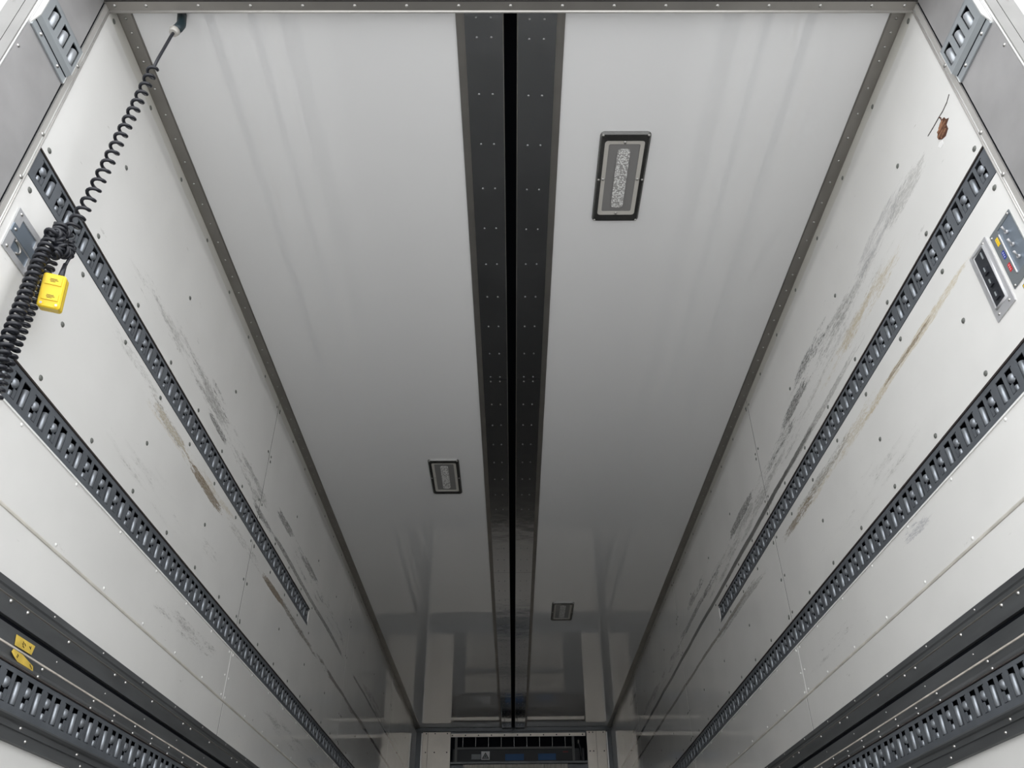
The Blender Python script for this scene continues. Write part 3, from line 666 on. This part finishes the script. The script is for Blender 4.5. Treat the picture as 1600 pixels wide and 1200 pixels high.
h1 = helix(cpath, 19, lambda t: .0108 + .002 * t, 14, phase=2.0)
q = MB(); q.tube(lead + h1[3:], .0042, 7); obj('upper_coil', q, 'rubber', CB)
def pth(l): return [unproj(*p_) for p_ in l]
kn = helix(pth([(96, 352, -1.055), (90, 368, -1.05), (95, 388, -1.045), (104, 398, -1.05), (108, 385, -1.055), (104, 368, -1.06), (98, 362, -1.06)]), 13, .0118, 16)
q = MB(); q.tube(kn, .0046, 7); obj('knot_coil', q, 'rubber', CB)
kn2 = helix(pth([(76, 368, -1.055), (84, 362, -1.05), (92, 372, -1.05), (90, 392, -1.05), (82, 398, -1.05)]), 7, .011, 16)
q = MB(); q.tube(kn2, .0045, 7); obj('knot_coil', q, 'rubber', CB)
ca = helix(pth([(84, 368, -1.062), (70, 388, -1.06), (58, 415, -1.06), (44, 450, -1.06), (28, 490, -1.06), (12, 530, -1.06), (-6, 585, -1.06), (-20, 640, -1.06)]), 27, .0115, 16)
q = MB(); q.tube(ca, .0047, 7); obj('hanging_coil', q, 'rubber', CB)
cb = helix(pth([(86, 395, -1.07), (78, 415, -1.075), (66, 440, -1.075), (56, 462, -1.075), (42, 495, -1.075), (28, 530, -1.075), (10, 575, -1.075), (-8, 625, -1.075)]), 24, .0098, 16)
q = MB(); q.tube(cb, .0044, 7); obj('hanging_coil', q, 'rubber', CB)
ld = pth([(106, 376, -1.045), (113, 380, -1.043), (116, 388, -1.042), (113, 397, -1.042), (106, 408, -1.042), (101, 418, -1.042)])
q = MB(); q.tube(ld, .0034, 7); obj('remote_lead', q, 'rubber', CB)

RC = thing('remote_control', 'yellow hand remote control box hanging by the black coiled cable', 'remote control', unproj(82, 457, -1.04))
C0 = unproj(82, 457, -1.04)
vd = (C0 - CP).normalized(); dn0 = (R * -10 - U * 60); dn0 = (dn0 - vd * dn0.dot(vd)).normalized()
sd0 = dn0.cross(vd).normalized(); sd0 = sd0 if sd0.dot(R) > 0 else -sd0
fn = (-vd - dn0 * .30 - sd0 * .22).normalized(); dn = (dn0 - fn * fn.dot(dn0)).normalized(); sd = (sd0 - fn * fn.dot(sd0)); sd = (sd - dn * dn.dot(sd)).normalized()
def rc_body(hw, hl, z0, z1, bev):
    mb = MB(); o = rrect(0, 0, hw, hl, .006, 3); i = rrect(0, 0, hw - bev, hl - bev, .004, 3); n = len(o)
    tr = lambda x, y, z: C0 + sd * x + dn * y + fn * z
    vs = [tr(x, y, z0) for x, y in o] + [tr(x, y, z1 - bev) for x, y in o] + [tr(x, y, z1) for x, y in i]
    fs = [(k, (k + 1) % n, n + (k + 1) % n, n + k) for k in range(n)] + [(n + k, n + (k + 1) % n, 2 * n + (k + 1) % n, 2 * n + k) for k in range(n)] + [tuple(range(n))[::-1], tuple(2 * n + k for k in range(n))]
    mb.add(vs, fs); return mb
obj('front_cover', rc_body(.0230, .0400, -.006, .012, .003), 'yellow', RC)
obj('back_cover', rc_body(.0230, .0400, -.021, -.0068, .002), 'yellow', RC)
obj('seam', rc_body(.0220, .0390, -.008, -.005, .0005), 'ink', RC)
for cy_ in (-.024, .014):
    q = MB(); q.obox(C0 + dn * cy_ + fn * .0125, sd, .0165, dn, .010 if cy_ < 0 else .008, fn, .0018); b_ = obj('button', q, 'yellow', RC)
    q = MB()
    for j, (dx, wd) in enumerate(((0, .007), (.001, .0085), (-.001, .005))):
        q.obox(C0 + dn * (cy_ + (-.003 + .003 * j)) + fn * .0146 + sd * dx, sd, wd, dn, .0005, fn, .0003)
    obj('printed_mark', q, 'ink', b_)
for sx_ in (-.015, .015):
    q = MB(); q.cyl(C0 + sd * sx_ + dn * .031 + fn * .0115, C0 + sd * sx_ + dn * .031 + fn * .0132, .0048, 12); obj('screw_cap', q, 'label_yellow', RC)
    q = MB(); q.cyl(C0 + sd * sx_ + dn * .031 + fn * .0131, C0 + sd * sx_ + dn * .031 + fn * .0136, .0028, 10); obj('screw', q, 'stainless', RC)
q = MB(); q.cyl(C0 + dn * -.039 + sd * .008 - fn * .003, unproj(102, 413, -1.042), .0068, 10, .0042); obj('cable_boot', q, 'rubber', RC)

# ---------------------------------------------------------------- right wall controls
SP = thing('switch_panel', 'stainless recessed panel with black switch insert, below upper right track', 'control panel', (HW, 1.308, 1.225))
X = lambda d: HW - d
q = MB(); ia, ib, ic, id_ = 1.288, 1.328, 1.252, 1.412      # opening y, z
oa, ob, oc, od = 1.272, 1.3455, 1.224, 1.4285
for a, b, c_, d_ in ((oa, ia, oc, od), (ib, ob, oc, od), (ia, ib, oc, ic), (ia, ib, id_, od)): q.box(X(.003), X(.0004), a, b, c_, d_)
obj('plate', q, 'stainless', SP)
q = MB(); n = 4
O = [(ia - .004, ic - .004), (ib + .004, ic - .004), (ib + .004, id_ + .004), (ia - .004, id_ + .004)]; I = [(ia, ic), (ib, ic), (ib, id_), (ia, id_)]
q.add([(X(.003), y, z) for y, z in O] + [(X(.009), (y + a) / 2, (z + b) / 2) for (y, z), (a, b) in zip(O, I)] + [(X(.003), y, z) for y, z in I],
      [(k, (k + 1) % 4, 4 + (k + 1) % 4, 4 + k) for k in range(4)] + [(4 + k, 4 + (k + 1) % 4, 8 + (k + 1) % 4, 8 + k) for k in range(4)], True)
obj('raised_lip', q, 'stainless', SP)
obj('switch_insert', MB().box(X(.0042), X(.0004), ia, ib, ic, id_), 'black_plastic', SP)
for i, z in enumerate((1.392, 1.352, 1.315, 1.275)):
    q = MB()
    if i == 0:
        q.box(X(.0055), X(.0042), 1.300, 1.304, z - .006, z + .014)
        obj('printed_mark', q, 'label_grey', SP)
    else:
        q.box(X(.0085), X(.0042), 1.302, 1.316, z - .009, z + .009); b_ = obj('rocker_switch', q, 'black_plastic', SP)
        q = MB(); q.obox((X(.0092), 1.308, z + .003), (0, 0, 1), .006, (0, 1, 0), .0018, (1, 0, 0), .0004); obj('switch_mark', q, 'label_grey', b_)
q = MB()
for y, z in ((1.286, 1.419), (1.330, 1.419), (1.286, 1.238), (1.330, 1.236)): q.dome((X(.003), y, z), (-1, 0, 0), .0036, .003)
obj('rivet', q, 'rivet_metal', SP, kind='stuff')

GP = thing('toggle_panel', 'grey panel with three toggle switches and yellow, blue and red stickers', 'control panel', (HW, 1.2, 1.246))
q = MB(); ra, rb_, rc_, rd = 1.1795, 1.232, 1.268, 1.402
for a, b, c_, d_ in ((1.178, ra, 1.246, 1.412), (rb_, 1.2605, 1.246, 1.412), (ra, rb_, 1.246, rc_), (ra, rb_, rd, 1.412)): q.box(X(.0025), X(.0004), a, b, c_, d_)
obj('plate', q, 'grey_panel', GP)
obj('recess_pan', MB().box(X(.0012), X(.0004), ra, rb_, rc_, rd), 'blue_steel', GP)
obj('recess_edge', MB().cyl((X(.003), rb_, rc_), (X(.003), rb_, rd - .012), .0024, 8, round_=.002), 'stainless', GP)
for z in (1.372, 1.332, 1.294):
    q = MB(); q.cyl((X(.0012), 1.208, z), (X(.007), 1.208, z), .0048, 6); b_ = obj('toggle_base', q, 'stainless', GP)
    q = MB(); q.cyl((X(.006), 1.208, z), (X(.018), 1.199, z + .006), .0018, 8, .0026); obj('toggle_lever', q, 'stainless', b_)
for z, mm, nm in ((1.379, 'label_yellow', 'yellow sticker'), (1.337, 'label_blue', 'blue sticker'), (1.298, 'label_red', 'red sticker')):
    b_ = obj('sticker', MB().box(X(.0030), X(.0025), 1.2395, 1.2490, z - .011, z + .011), mm, GP); b_['label'] = nm
    q = MB()
    for j in (-.006, 0, .006):
        q.obox((X(.0031), 1.2443, z + j), (0, 0, 1), .0016, (0, 1, 0), .0004, (1, 0, 0), .0002); q.obox((X(.0031), 1.2443, z + j), (0, 1, 0), .0022, (0, 0, 1), .0004, (1, 0, 0), .0002)
    obj('printed_mark', q, 'label_white' if mm != 'label_yellow' else 'tape', b_)
q = MB()
for y, z in ((1.186, 1.407), (1.2565, 1.403), (1.254, 1.251)): q.dome((X(.0025), y, z), (-1, 0, 0), .0034, .0025)
obj('rivet', q, 'rivet_metal', GP, kind='stuff')

ws = obj('warning_sticker', MB().box(X(.0006), X(.0001), 1.185, 1.2385, 1.190, 1.2345), 'label_yellow', origin=(HW, 1.21, 1.2)); tag(ws, 'yellow warning sticker with black border at right edge, below the grey toggle panel', 'sticker')
q = MB(); q.box(X(.0009), X(.0006), 1.185, 1.2385, 1.2335, 1.2345); q.box(X(.0009), X(.0006), 1.2375, 1.2385, 1.190, 1.2335); q.box(X(.0009), X(.0006), 1.185, 1.2375, 1.212, 1.2128); obj('border', q, 'ink', ws)
q = MB(); q.box(X(.0009), X(.0006), 1.188, 1.2365, 1.1915, 1.2115); obj('text_area', q, 'label_white', ws)
q = MB()
for i in range(4):
    yy = 1.230 - .011 * i
    q.obox((X(.0011), yy, 1.224), (0, 0, 1), .0045, (0, 1, 0), .0006, (1, 0, 0), .0002); q.obox((X(.0011), yy, 1.226), (0, 1, 0), .003, (0, 0, 1), .0006, (1, 0, 0), .0002)
obj('printed_mark', q, 'ink', ws)
